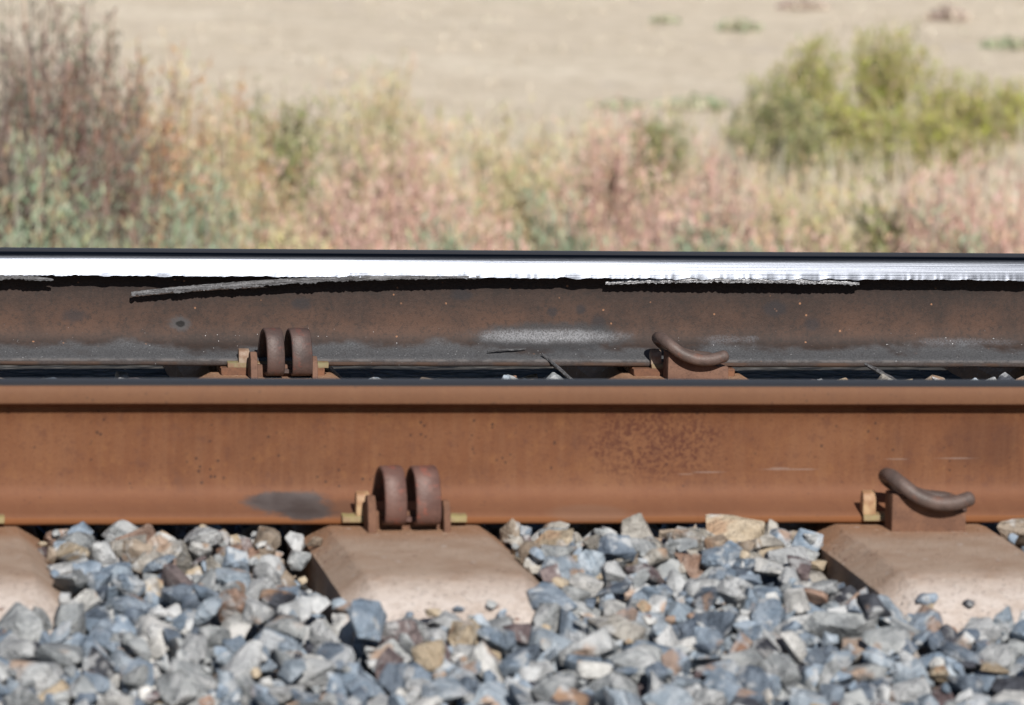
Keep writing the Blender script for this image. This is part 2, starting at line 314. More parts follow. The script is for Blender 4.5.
xs = axis([-700, -400, -220, -120, -70, -45, -30] + [-22+i*0.8 for i in range(62)] + [30, 34, 40, 50, 70, 110, 180, 300, 500, 800])
vs = [(x, y, ground_z(x, y)) for y in ys for x in xs]; nx = len(xs)
fs = [(j*nx+i, j*nx+i+1, (j+1)*nx+i+1, (j+1)*nx+i) for j in range(len(ys)-1) for i in range(nx-1)]
n = N('dry_grassland', 0.95, 0.1); x_, y_, z_ = n.xyz()
k = n.noise(0.35, 6, 0.6); st = n.noise(1, 6, 0.65, n.mapped((0.12, 0.55, 1))); f = n.noise(5, 7, 0.75)
gc = n.ramp(st, [(0.30, (0.52, 0.435, 0.335)), (0.44, (0.68, 0.59, 0.47)), (0.52, (0.62, 0.535, 0.425)), (0.68, (0.76, 0.68, 0.56))])
gc = n.mix(n.rng(f, 0.42, 0.66, 0, 0.6), gc, (0.46, 0.385, 0.285)); gc = n.mix(n.rng(k, 0.55, 0.72, 0, 0.45), gc, (0.50, 0.465, 0.36)); gc = n.mix(n.rng(n.noise(0.9, 4, 0.6), 0.60, 0.72, 0, 0.5), gc, (0.42, 0.36, 0.32))
gc = n.mix(n.rng(y_, 3.2, 2.2), gc, (0.2, 0.19, 0.18)); n.col(gc); n.bump(f, 0.8, 0.08)
o = mesh_obj('ground', vs, fs, n.m, smooth=60); tag(o, kind='structure')

# ballast heights ---------------------------------------------------
TIES = [-1.19, -0.573, 0.0, 0.643, 1.304, 1.93]
TIE_HALF = 0.094
def target(X, Y):
    z = np.full_like(X, -0.012)
    near = np.abs(Y) < 0.085; far = np.abs(Y-GAUGE) < 0.085
    z = np.where(near | far, -0.038, z)
    mid = (Y > 0.085) & (Y < GAUGE-0.085); z = np.where(mid, -0.022, z)
    z = np.where(Y < -0.30, -0.012-0.036*np.clip((-0.30-Y)/0.35, 0, 1), z)
    z = np.where(Y < -0.65, -0.048-0.11*(-0.65-Y), z)
    for t in TIES: z = np.where((X-t < -TIE_HALF+0.01) & (X-t > -TIE_HALF-0.075) & (Y < -0.16) & (Y > -0.46), -0.058, z)
    z = np.where(Y < -1.25, -0.114-0.5*(-1.25-Y), z)
    z = np.where(Y > 2.2, -0.03-0.5*(Y-2.2), z)
    return z
bx = axis([-12, -8, -5, -3] + [-2.2+0.1*i for i in range(50)] + [3.2, 4.5, 7, 11, 15])
by = axis([-1.9, -1.6, -1.4, -1.25] + [-1.2+0.05*i for i in range(70)] + [2.4, 2.6, 2.9])
bvs = []
for yv in by:
    for xv in bx:
        bvs.append((xv, yv, float(target(np.array(xv), np.array(yv)))-0.052+0.006*mnoise.noise((xv*9, yv*9, 0))))
nbx = len(bx)
bfs = [(j*nbx+i, j*nbx+i+1, (j+1)*nbx+i+1, (j+1)*nbx+i) for j in range(len(by)-1) for i in range(nbx-1)]
n = N('ballast_fines_gap_shade', 0.95, 0.1); v = n.voro(28, out='Color'); v2 = n.voro(28)
n.col(n.mix(n.rng(v2, 0.1, 0.5, 0, 0.7), (0.10, 0.095, 0.09), (0.03, 0.029, 0.028))); n.bump(v2, 1.0, 0.02)  # bed painted near black, darkest between cells, for the deep shadow among stones
ballast = mesh_obj('ballast_bed', bvs, bfs, n.m, smooth=60); tag(ballast, kind='structure')

# stone shapes --------------------------------------------------------
SH = []
for i in range(36):
    rg = np.random.default_rng(100+i); bm = bmesh.new()
    ax = np.array([1.0, rg.uniform(0.66, 0.95), rg.uniform(0.45, 0.75)])
    npt = rg.integers(10, 15); pts = []
    while len(pts) < npt:
        p = rg.normal(size=3); p /= np.linalg.norm(p); p = np.sign(p)*np.abs(p)**0.8; p *= rg.uniform(0.80, 1.15)
        if all(np.linalg.norm(p-q) > 0.5 for q in pts): pts.append(p)
        elif rg.random() < 0.02: break
    for p in pts: bm.verts.new(tuple(p*ax))
    r = bmesh.ops.convex_hull(bm, input=bm.verts[:])
    bmesh.ops.delete(bm, geom=[v for v in bm.verts if not v.link_faces], context='VERTS')
    bmesh.ops.dissolve_limit(bm, angle_limit=math.radians(10), verts=bm.verts[:], edges=bm.edges[:])
    bmesh.ops.recalc_face_normals(bm, faces=bm.faces)
    bm.normal_update()
    planes = np.array([[*f.normal, f.normal.dot(f.calc_center_median())] for f in bm.faces])
    bmesh.ops.bevel(bm, geom=bm.edges[:], offset=0.036, segments=1, affect='EDGES', clamp_overlap=True)
    bmesh.ops.triangulate(bm, faces=bm.faces[:])
    long_e = [e for e in bm.edges if e.calc_length() > 0.38]
    bmesh.ops.subdivide_edges(bm, edges=long_e, cuts=1, use_grid_fill=False); bmesh.ops.triangulate(bm, faces=bm.faces[:])
    for v in bm.verts:
        q = v.co*2.1+Vector((i*3.7, 1, 2)); v.co += v.co.normalized()*(0.07*mnoise.noise(q)+0.05*mnoise.noise(q*2.3))
    me = bpy.data.meshes.new('stone'); bm.to_mesh(me); bm.free()
    V = np.array([v.co for v in me.vertices]); Fc = np.array([p.vertices[:] for p in me.polygons])
    me.materials.append(STONE_M[0])
    me.polygons.foreach_set('use_smooth', np.ones(len(me.polygons), dtype=bool)); me.set_sharp_from_angle(angle=math.radians(28))
    SH.append((me, V, Fc, planes))

def rotm(a, b, c): return np.array(Euler((a, b, c)).to_matrix())
CELL = 0.004
def pack(x0, x1, y0, y1, tries, sizes, seed, smalltries, heroes=()):
    rg = np.random.default_rng(seed)
    gx = np.arange(x0, x1, CELL); gy = np.arange(y0, y1, CELL); X, Y = np.meshgrid(gx, gy, indexing='ij')
    T = target(X, Y); Hm = T-0.055; own = np.full(X.shape, -1, dtype=np.int32)
    for t in TIES:                                  # ties stand in the way
        d = np.abs(X-t); inside = (Y > -0.555) & (Y < 2.07)
        tz = np.where(d < TIE_HALF, 0.004, np.where(d < TIE_HALF+0.03, -0.018*(d-TIE_HALF)/0.03, -0.02-(d-TIE_HALF-0.03)*5))
        tz = np.where(Y < -0.43, tz-0.35*(-0.43-Y), tz)
        Hm = np.where(inside & (d < TIE_HALF+0.055), np.maximum(Hm, tz), Hm)
    blocked = np.zeros(X.shape, bool)
    for t in TIES: blocked |= (np.abs(X-t) < TIE_HALF+0.012) & (Y > -0.47) & (Y < 1.98)
    rail = (np.abs(Y) < 0.074) | (np.abs(Y-GAUGE) < 0.074)
    out = []
    for it in range(tries+smalltries):
        s = sizes(rg) if it < tries else rg.uniform(0.006, 0.012)
        hero = it-tries//4 if 0 <= it-tries//4 < len(heroes) else None
        if hero is not None: s = heroes[hero][2]
        best = None
        for cnd in range(5 if it < tries else 2):
            i = rg.integers(len(SH)); R = rotm(rg.normal()*0.65, rg.normal()*0.65, rg.uniform(0, 6.283))
            px = rg.uniform(x0+0.04, x1-0.04); py = rg.uniform(y0+0.04, y1-0.04)
            if hero is not None: px, py = heroes[hero][0]+rg.normal()*0.003, heroes[hero][1]+rg.normal()*0.006
            i0 = int((px-s*1.1-x0)/CELL); i1 = int((px+s*1.1-x0)/CELL)+2; j0 = int((py-s*1.1-y0)/CELL); j1 = int((py+s*1.1-y0)/CELL)+2
            i0 = max(i0, 0); j0 = max(j0, 0); sl = (slice(i0, i1), slice(j0, j1))
            if blocked[sl].mean() > 0.22: continue
            pl = SH[i][3]; nn = pl[:, :3] @ R.T; dd = pl[:, 3]*s
            dx = (X[sl]-px).ravel(); dy = (Y[sl]-py).ravel()
            q = (dd[None]-dx[:, None]*nn[None, :, 0]-dy[:, None]*nn[None, :, 1])/np.where(np.abs(nn[:, 2]) < 1e-4, 1e-4, nn[:, 2])[None]
            zu = np.where(nn[None, :, 2] > 0, q, 9).min(1); zl = np.where(nn[None, :, 2] <= 0, q, -9).max(1)
            ins = zu > zl
            if ins.sum() < 3: continue
            h = Hm[sl].ravel(); gap = np.sort((h-zl)[ins])
            z = gap[-1-int(0.06*len(gap))]-0.10*s               # let edges nest a little
            topz = z+zu[ins]; over = (topz-T[sl].ravel()[ins]).max()
            if (rail[sl].ravel()[ins] & (topz > -0.012)).any(): continue
            lim = 0.05 if hero is not None else (0.024 if it < tries else 0.012)
            if over > lim+0.010*rg.random(): continue
            sc = z+zu[ins].mean()-T[sl].ravel()[ins].mean()
            if best is None or sc < best[0]: best = (sc, i, R, px, py, z, s, sl, ins, zu)
        if best is None: continue
        _, i, R, px, py, z, s, sl, ins, zu = best
        hh = Hm[sl].copy().ravel(); oo = own[sl].copy().ravel(); new = np.where(ins, z+zu, -9); w = new > hh
        hh[w] = new[w]; oo[w] = len(out); Hm[sl] = hh.reshape(Hm[sl].shape); own[sl] = oo.reshape(own[sl].shape)
        out.append((i, R, (px, py, z), s, heroes[hero][3] if hero is not None else None))
    cnt = np.bincount(own[own >= 0].ravel(), minlength=len(out))
    return out, cnt
def on_z(px, py, z):
    d = fw+rt*((px-IMG_W/2)/F_PX)+up*((IMG_H/2-py)/F_PX); t = (z-CAM.z)/d.z; return CAM.x+d.x*t, CAM.y+d.y*t
HERO = [(*on_z(a, b, z), s, m_) for a, b, z, s, m_ in [(140, 540, -0.01, 0.040, 2), (195, 545, -0.015, 0.026, 11), (242, 533, -0.01, 0.036, 2), (262, 545, -0.01, 0.028, 7), (95, 582, -0.03, 0.032, 1), (150, 578, -0.02, 0.034, 3), (640, 540, -0.01, 0.036, 11), (712, 538, -0.01, 0.042, 3), (565, 545, -0.01, 0.034, 11), (590, 570, -0.02, 0.030, 5), (405, 622, -0.02, 0.042, 9), (470, 632, -0.03, 0.030, 9), (798, 628, -0.045, 0.032, 2),
        (872, 630, -0.04, 0.034, 6), (950, 632, -0.04, 0.032, 4), (930, 660, -0.055, 0.042, 0), (830, 655, -0.055, 0.038, 3), (700, 580, -0.03, 0.032, 7), (290, 565, -0.02, 0.032, 4), (240, 560, -0.02, 0.032, 0), (20, 600, -0.02, 0.040, 3), (40, 660, -0.055, 0.040, 1), (240, 628, -0.045, 0.024, 4), (120, 660, -0.055, 0.034, 10), (370, 655, -0.055, 0.034, 0), (620, 650, -0.055, 0.034, 11), (740, 672, -0.06, 0.028, 4), (190, 600, -0.035, 0.034, 10), (545, 620, -0.045, 0.032, 0)]]
def sz_front(rg): return float(np.clip(rg.lognormal(math.log(0.0235), 0.36), 0.010, 0.048))
def sz_mid(rg): return float(np.clip(rg.lognormal(math.log(0.026), 0.30), 0.014, 0.045))
front, fc = pack(-0.95, 1.18, -1.38, -0.01, 4200, sz_front, 3, 1800, HERO)
side_a, _ = pack(-1.75, -0.91, -1.38, -0.01, 1500, sz_front, 5, 200)
side_b, _ = pack(1.14, 2.15, -1.38, -0.01, 1700, sz_front, 6, 200)
midd, mc = pack(-1.0, 1.8, 0.02, 1.56, 2300, sz_mid, 4, 0)

def proj(p):
    d = Vector(p)-CAM; z = d.dot(fw); return IMG_W/2+F_PX*d.dot(rt)/z, IMG_H/2-F_PX*d.dot(up)/z, z
def stone_mat(rg, x, y):
    dusty = np.clip((y+0.42)/0.30, 0, 1) if y < 0.4 else 0.7
    if rg.random() < dusty*0.80: return int(rg.choice([8, 11, 5, 3, 7, 9, 2], p=[.26, .30, .10, .14, .08, .06, .06]))
    return int(rg.choice([0, 1, 2, 3, 4, 5, 6, 7, 9, 10], p=[.26, .11, .15, .19, .06, .04, .03, .02, .03, .11]))
rg = np.random.default_rng(77); ranked = []
for k, (i, R, p, s, hm) in enumerate(front):
    px, py, d = proj(p)
    ok = -10 < px < IMG_W+10 and 515 < py < IMG_H+8
    ranked.append((fc[k]/d**2*(1 if ok else 0), k))
ranked.sort(reverse=True); single = {k for a, k in ranked[:298] if a > 0}
acc_v, acc_f, acc_m, base = [], [], [], 0
for grp, lst in ((0, front), (1, midd), (2, side_a), (3, side_b)):
    for k, (i, R, p, s, hm) in enumerate(lst):
        mi = stone_mat(rg, p[0], p[1]) if hm is None else hm
        if grp == 0 and k in single:
            o = bpy.data.objects.new('stone', SH[i][0]); link(o, ballast)
            o.matrix_world = Matrix.Translation(p) @ Matrix(R.tolist()).to_4x4() @ Matrix.Scale(s, 4)
            o.material_slots[0].link = 'OBJECT'; o.material_slots[0].material = STONE_1[mi]
        else:
            V = SH[i][1] @ R.T*s+np.array(p); acc_v.append(V); acc_f.append(SH[i][2]+base); acc_m += [mi]*len(SH[i][2]); base += len(V)
o = mesh_obj('ballast_gravel', np.concatenate(acc_v), np.concatenate(acc_f), STONE_M, ballast, acc_m, smooth=28)
tag(o, kind='stuff')

# ------------------------------------------------------------------ rails
def rail_profile(far):
    # right side (+y, away from the camera) then mirrored with a worn face towards the camera
    base = [(0.0, 0.0), (0.066, 0.0), (0.069, 0.002), (0.07, 0.005), (0.07, 0.009), (0.068, 0.0112), (0.055, 0.0145), (0.035, 0.0205), (0.022, 0.026), (0.014, 0.033), (0.0095, 0.043), (0.0082, 0.06), (0.0082, 0.105)]
    head_out = [(0.009, 0.118), (0.011, 0.127), (0.016, 0.134), (0.03, 0.1395), (0.0345, 0.142), (0.0355, 0.146), (0.0355, 0.160), (0.034, 0.166), (0.030, 0.1695), (0.022, 0.1713), (0.010, 0.1719), (0.0, 0.172)]
    back = base+head_out
    if far:   # gauge side: worn sloping face with a rolled lip underneath
        head_in = [(0.009, 0.118), (0.011, 0.124), (0.018, 0.1312), (0.031, 0.1340), (0.0385, 0.1350), (0.0402, 0.1358), (0.0387, 0.1405), (0.0371, 0.145), (0.0353, 0.150), (0.0335, 0.155), (0.0315, 0.160), (0.0292, 0.1645), (0.026, 0.1678), (0.021, 0.1698), (0.010, 0.1715)]
    else:
        head_in = [(0.009, 0.118), (0.011, 0.131), (0.016, 0.140), (0.03, 0.1455), (0.0342, 0.1470), (0.0352, 0.150), (0.0354, 0.160), (0.0345, 0.1655), (0.0318, 0.1688), (0.027, 0.1706), (0.018, 0.1716), (0.009, 0.1719)]
    front = [(-y, z) for y, z in (base+head_in)]
    prof = back+front[::-1][:-1]                       # closed loop starting bottom centre
    return prof
def make_rail(name, far, y0):
    prof = rail_profile(far); n = len(prof)
    if far: st = [-14, -8, -4, -2, -1.2] + [-0.9+0.0025*i for i in range(960)] + [1.65, 2.2, 3, 5, 9, 15]
    else: st = [-14, -8, -4, -2] + [-1.2+0.05*i for i in range(57)] + [2, 3, 5, 9, 15]
    vs, fs, fm = [], [], []
    for x in st:
        jag = 0
        if far:
            jag = 0.0032*mnoise.noise((x*45, 0, 1))+0.0012*mnoise.noise((x*170, 3, 1))*(1+mnoise.noise((x*14, 2, 6)))+0.0014*mnoise.noise((x*9, 7, 2))
        wob = 0.0006*mnoise.noise((x*2.3, y0, 5))
        for (y, z) in prof:
            yy, zz = y, z
            if far and y < -0.02 and 0.132 < z < 0.142:
                zz += jag*(1 if z < 0.139 else 0.4)-0.0005
            if not far and y < -0.026 and z > 0.16: yy += 0.0007*mnoise.noise((x*20, z*80, 2))
            if z < 0.013 and abs(y) > 0.06: zz += 0.0006*mnoise.noise((x*13, y*9, 4))
            vs.append((x, yy, zz+wob*(z > 0.1)))
    for i in range(len(st)-1):
        for k in range(n):
            k2 = (k+1) % n; a = i*n
            fs.append((a+k, a+k2, a+n+k2, a+n+k))
            (y1, z1), (y2, z2) = prof[k], prof[k2]; ym, zm = (y1+y2)/2, (z1+z2)/2
            mi = 0
            if zm > 0.1695 and ym > -0.03: mi = 1
            if far and ym < -0.02 and zm > 0.1354 and zm < 0.1690: mi = 2
            if far and ym > 0.028 and zm > 0.16: mi = 1
            fm.append(mi)
    fs.append(tuple(range(n))[::-1]); fm.append(0); fs.append(tuple((len(st)-1)*n+k for k in range(n))); fm.append(0)
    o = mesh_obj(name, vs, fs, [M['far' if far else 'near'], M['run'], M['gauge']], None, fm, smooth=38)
    o.location = (0, y0, 0)
    bm = bmesh.new(); bm.from_mesh(o.data); bmesh.ops.recalc_face_normals(bm, faces=bm.faces); bm.to_mesh(o.data); bm.free()
    return o
near = make_rail('rail', False, 0); tag(near, 'orange-brown rusted steel rail in front, out of focus, nearest the camera', 'rail', 'rails of the track')
farr = make_rail('rail', True, GAUGE); tag(farr, 'dark brown rail behind with bright worn head edge and torn metal slivers', 'rail', 'rails of the track')

# torn slivers still hanging from the far rail head: ragged ribbons with thickness
def ragged(name, pts, wid, thick, mat, parent, seed, step=0.0022, rag=0.45, loc=None):
    path = catmull([Vector(p) for p in pts], 40); L = sum((b-a).length for a, b in zip(path, path[1:])); cnt = max(8, int(L/step))
    samp, acc, idx = [], 0, 0
    cum = [0]
    for a, b in zip(path, path[1:]): cum.append(cum[-1]+(b-a).length)
    for k in range(cnt+1):
        d = L*k/cnt; j = min(max(np.searchsorted(cum, d)-1, 0), len(path)-2); t = (d-cum[j])/max(1e-9, cum[j+1]-cum[j]); samp.append(path[j].lerp(path[j+1], t))
    vs, fs = [], []
    for k, p in enumerate(samp):
        t = k/cnt; w = wid(t); u = p.x*60+seed*13
        e1 = w*(0.5+rag*0.35*mnoise.noise((u*3, seed, 0))); e2 = -w*(0.5+rag*0.6*mnoise.noise((u*0.6, seed, 5))+rag*0.7*mnoise.noise((u*3.1, seed, 9))+rag*0.5*mnoise.noise((u*8.1, seed, 2)))
        cup = 0.25*w
        dy = 0.0012*mnoise.noise((u*2, 2, seed)); th = thick*(0.8+0.5*mnoise.noise((u*4, 1, seed)))
        for a, off in ((e1, cup), ((e1+e2)/2, 0), (e2, cup*0.6)):
            vs.append((p.x, p.y-th/2+off*0.5+dy, p.z+a))
        for a, off in ((e2, cup*0.6), ((e1+e2)/2, 0), (e1, cup)):
            vs.append((p.x, p.y+th/2+off*0.5+dy, p.z+a))
    for k in range(cnt):
        for q in range(6):
            q2 = (q+1) % 6; a = k*6; fs.append((a+q, a+q2, a+6+q2, a+6+q))
    fs.append((5, 4, 3, 2, 1, 0)); a = cnt*6; fs.append(tuple(a+q for q in range(6)))
    o = mesh_obj(name, vs, fs, mat, parent)
    if loc: o.location = loc
    return o
ly = -0.0410
ragged('metal_sliver', [(-0.215, ly+0.014, 0.1062), (-0.14, ly+0.012, 0.1138), (-0.05, ly+0.009, 0.1215), (0.04, ly+0.005, 0.1285), (0.12, ly+0.002, 0.1330), (0.22, ly+0.001, 0.1352), (0.325, ly+0.003, 0.1358)], lambda t: 0.0045+0.0060*math.sin(math.pi*min(1, t*1.1+0.05))**0.7*(1-0.6*t), 0.004, M['sliver'], farr, 3)['label'] = 'long grey sliver peeling down from the rail head at its left end'
ragged('metal_sliver', [(0.524, ly+0.012, 0.1262), (0.58, ly+0.009, 0.1300), (0.66, ly+0.004, 0.1328), (0.75, ly+0.003, 0.1334), (0.84, ly+0.004, 0.1318), (0.928, ly+0.008, 0.1285)], lambda t: 0.0042+0.0045*math.sin(math.pi*t)**0.6, 0.0025, M['lip'], farr, 8)['label'] = 'bright silver sliver hanging under the rail head'
ragged('metal_sliver', [(-0.62, ly+0.003, 0.1340), (-0.50, ly+0.003, 0.1335), (-0.417, ly+0.003, 0.1328), (-0.375, ly+0.003, 0.1315), (-0.335, ly+0.006, 0.1282)], lambda t: 0.0085*(1-t)**0.25+0.0008, 0.005, M['sliver'], farr, 12)

# ------------------------------------------------------------------ ties with cast shoulders
def tie_section(y):
    """half top width, top z, chamfer width, chamfer drop, half bottom width"""
    mid = smooth(0.32, 0.55, abs(abs(y-GAUGE/2)-GAUGE/2) if 0 < y < GAUGE else 0)
    e = max(-0.43-y, y-GAUGE-0.43, 0)/0.115
    tz = -0.036*mid-(0.045*e**1.6 if e > 0 else 0)
    return 0.094-0.010*mid-0.010*e, tz, 0.030, 0.020, 0.138
def make_tie_mesh(seed):
    yst = [-0.545, -0.53, -0.50, -0.47, -0.44] + [-0.42+0.03*i for i in range(18)] + [0.15+0.05*i for i in range(25)] + [1.42+0.04*i for i in range(13)] + [1.95, 1.98, 2.01, 2.04, 2.055]
    yst = sorted(set(round(v, 4) for v in yst)); vs, fs = [], []
    for y in yst:
        w, tz, cw, cdp, bw = tie_section(y)
        row = [(-bw, -0.21), (-w-cw, tz-cdp-0.002), (-w-cw+0.003, tz-cdp), (-w-0.002, tz-0.0015), (-w+0.002, tz), (-0.04, tz), (0.04, tz), (w-0.002, tz), (w+0.002, tz-0.0015), (w+cw-0.003, tz-cdp), (w+cw, tz-cdp-0.002), (bw, -0.21)]
        for k, (x, z) in enumerate(row):
            g = 0.0012 if 1 <= k <= 10 else 0
            vs.append((x+g*mnoise.noise((x*25+seed*9, y*22, k*3)), y, z+0.5*g*mnoise.noise((x*30, y*25+seed, 7))-(0.0018 if abs(y) < 0.08 else 0)-0.0125*smooth(1.0, 1.25, y)))
    n = 12
    for i in range(len(yst)-1):
        for k in range(n):
            k2 = (k+1) % n; fs.append((i*n+k, i*n+k2, (i+1)*n+k2, (i+1)*n+k))
    fs.append(tuple(range(n))[::-1]); fs.append(tuple((len(yst)-1)*n+k for k in range(n)))
    return vs, fs
def shoulder_bar(parent, y, dz):       # for the round bar clip
    bm = bmesh.new(); prism_y(bm, [(-0.042, -0.012), (0.054, -0.012), (0.054, 0.025), (0.022, 0.0275), (-0.010, 0.035), (-0.027, 0.045), (-0.042, 0.047)], -0.028, 0.014); bevel_all(bm, 0.0035)
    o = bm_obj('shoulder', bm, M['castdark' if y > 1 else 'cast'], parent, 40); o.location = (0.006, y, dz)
def shoulder_loop(parent, y, dz):      # for the double loop clip: two ears and a bridge behind the loops
    bm = bmesh.new()
    ear = [(-0.030, -0.01), (0.018, -0.01), (0.018, 0.030), (0.008, 0.042), (-0.008, 0.044), (-0.020, 0.034), (-0.028, 0.012)]
    prism_x(bm, ear, -0.0555, -0.0445); prism_x(bm, [(y*0.8, z*0.85) for y, z in ear], 0.0395, 0.0485)
    prism_x(bm, [(0.004, -0.008), (0.017, -0.008), (0.017, 0.022), (0.004, 0.022)], -0.0455, 0.0405); bevel_all(bm, 0.003)
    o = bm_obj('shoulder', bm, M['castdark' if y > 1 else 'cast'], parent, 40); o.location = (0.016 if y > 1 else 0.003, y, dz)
TIE_LABEL = ['concrete tie lying one past the leftmost tie in view', 'concrete tie at the left edge, its end half buried in stones', 'tan concrete tie under the double-loop clips, left of centre', 'brown concrete tie at the right under the bent round-bar clips', 'concrete tie of which only a corner shows behind at the right edge', 'concrete tie lying one past the rightmost tie in view']
CLIP = ['bar', 'bar', 'loop', 'bar', 'loop', 'loop']; CLIP[1] = 'loop'
SHO_Y = -0.103
WHERE = ['one past the leftmost tie', 'on the tie at the left edge', 'on the tan tie left of centre', 'on the brown tie at the right', 'on the tie at the right edge', 'one past the rightmost tie']
def loop_clip(mat, seed):
    """two parallel C-shaped spring loops joined under the front by a bridge bar"""
    bm = bmesh.new(); rg = random.Random(seed)
    for cx, w, lean in ((-0.0235, 0.0275, -0.003), (0.0185, 0.0315, -0.004)):
        yz = [(0.046, 0.030), (0.034, 0.047), (0.016, 0.069), (-0.004, 0.0775), (-0.022, 0.071), (-0.031, 0.052), (-0.0325, 0.030), (-0.025, 0.0145), (-0.008, 0.0098), (0.004, 0.0115)]
        path = catmull([(cx+lean*math.sin(q/9*math.pi)*1.6+0.002*(q/9), y, z) for q, (y, z) in enumerate(yz)], 5)
        h = 0.0029; a = w/2; loops = []
        for i, p in enumerate(path):
            t = (path[min(i+1, len(path)-1)]-path[max(i-1, 0)]); t.x = 0; t.normalize(); nr = Vector((0, -t.z, t.y))
            r = 0.0016
            ring = [(-a, -h+r), (-a+r, -h), (a-r, -h), (a, -h+r), (a, h-r), (a-r, h), (-a+r, h), (-a, h-r)]
            rot = Matrix.Rotation(math.radians(7.5), 3, 'Z'); ctr = Vector((cx, -0.005, 0)); loops.append([bm.verts.new(ctr+rot @ (p+Vector((u, 0, 0))+nr*v_-ctr)) for u, v_ in ring])
        for A, B in zip(loops, loops[1:]):
            for k in range(8): bm.faces.new((A[k], A[(k+1) % 8], B[(k+1) % 8], B[k]))
        bm.faces.new(loops[0][::-1]); bm.faces.new(loops[-1])
    prism_x(bm, [(-0.006, 0.0105), (0.004, 0.0105), (0.004, 0.0165), (-0.006, 0.0165)], -0.012, 0.010)
    return bm
def bar_clip():
    SX = 0.92
    pts = [(-0.034, 0, 0.017), (-0.01, 0, 0.017), (0.02, 0, 0.017), (0.046, 0.003, 0.018), (0.062, 0.020, 0.022), (0.050, 0.042, 0.029), (0.014, 0.048, 0.033), (-0.022, 0.044, 0.047), (-0.043, 0.022, 0.062), (-0.044, -0.010, 0.067), (-0.034, -0.030, 0.060), (-0.015, -0.040, 0.047), (0.010, -0.043, 0.0385), (0.036, -0.041, 0.0375), (0.060, -0.036, 0.0425)]
    pts = [(a*SX, b, c) for a, b, c in pts]; path = catmull(pts, 7); t = (path[-1]-path[-2]).normalized(); path += [path[-1]+t*0.003, path[-1]+t*0.005]
    bm = bmesh.new(); R = 0.0094; n = len(path)
    def taper(f):
        k = f*(n-1); return 0.55 if k > n-1.5 else (0.85 if k > n-2.5 else 1.0)
    sweep(bm, path, [(R*math.cos(q*math.pi/7), R*math.sin(q*math.pi/7)) for q in range(14)], taper)
    return bm
for ti, tx in enumerate(TIES):
    t = empty('concrete_tie', (tx, 0, 0)); tag(t, TIE_LABEL[ti], 'railway tie', 'concrete ties under the rails')
    vs, fs = make_tie_mesh(ti*3.7); o = mesh_obj('tie_body', vs, fs, M['conc'], t, smooth=14)
    bm = bmesh.new(); bm.from_mesh(o.data); bmesh.ops.recalc_face_normals(bm, faces=bm.faces); bm.to_mesh(o.data); bm.free(); o.data.set_sharp_from_angle(angle=math.radians(14))
    bm = bmesh.new(); prism_x(bm, [(GAUGE-0.081, -0.0145), (GAUGE+0.081, -0.0145), (GAUGE+0.081, -0.001), (GAUGE-0.081, -0.001)], -0.080, 0.080); bevel_all(bm, 0.0015, 1); bm_obj('rail_pad', bm, M['pad'], t, 40)
    for ry in (0.0, GAUGE):
        dz = -0.016 if ry else 0.0
        wh = WHERE[ti]+(', at the near rail' if ry == 0 else ', against the far rail')
        if CLIP[ti] == 'bar':
            shoulder_bar(t, ry+SHO_Y, dz)
            c = bm_obj('rail_clip', bar_clip(), M['bar'], None, 60); c.location = (tx+(-0.004 if ry else 0.006), ry+SHO_Y, dz)
            tag(c, 'bent round-bar spring clip '+wh, 'rail clip', 'spring clips holding the rails')
        else:
            shoulder_loop(t, ry+SHO_Y, dz)
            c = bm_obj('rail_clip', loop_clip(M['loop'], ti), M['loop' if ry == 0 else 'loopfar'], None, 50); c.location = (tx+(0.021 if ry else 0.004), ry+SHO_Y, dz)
            tag(c, 'double-loop spring clip '+wh, 'rail clip', 'spring clips holding the rails')
        # insulator: L strip over the flange edge, lug at its left end
        ins = empty('rail_insulator', (tx+(0.008 if ry else 0), ry-0.07, -0.006 if ry else 0)); tag(ins, 'yellowish insulator '+wh, 'insulator', 'insulators between clips and rails')
        bm = bmesh.new(); prism_x(bm, [(-0.010, 0.0045), (-0.001, 0.0045), (-0.0005, 0.0120), (0.003, 0.0136), (0.003, 0.0150), (-0.006, 0.0132), (-0.010, 0.0120)], -0.078 if CLIP[ti] == 'loop' else -0.060, 0.078 if CLIP[ti] == 'loop' else 0.055); bevel_all(bm, 0.0012, 1)
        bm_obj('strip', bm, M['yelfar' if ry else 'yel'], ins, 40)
        bm = bmesh.new(); prism_x(bm, [(-0.009, 0.012), (0.010, 0.0145), (0.011, 0.032), (0.005, 0.043), (-0.006, 0.040), (-0.009, 0.030)], -0.061, -0.044); bevel_all(bm, 0.0025)
        lug = bm_obj('lug', bm, M['creamfar' if ry else 'cream'], ins, 40)
        if ry: lug.scale = (1, 1, 0.78)

# loose slivers lying about the far rail
def splinter(name, a, b, w, seed, label):
    a, b = Vector(a), Vector(b); bm = bmesh.new(); path = []
    for k in range(13):
        t = k/12; path.append(a.lerp(b, t)+Vector((0.0012*mnoise.noise((t*5, seed, 0)), 0.001*mnoise.noise((t*5, seed, 4)), 0.0016*mnoise.noise((t*5, seed, 8)))))
    sweep(bm, path, [(w*math.cos(q*1.2566)*(1 if q % 2 else 0.6), w*math.sin(q*1.2566)) for q in range(5)], lambda t: 0.55+0.75*math.sin(math.pi*min(1, t*0.9+0.08))+0.25*mnoise.noise((t*9, seed, 2)))
    o = bm_obj(name, bm, M['sliver']); tag(o, label, 'metal sliver', 'loose slivers lying by the far rail'); return o
splinter('metal_sliver', (0.337, GAUGE-0.050, 0.0215), (0.399, GAUGE-0.040, 0.0245), 0.0024, 1, 'small loose metal sliver lying flat on the far rail flange')
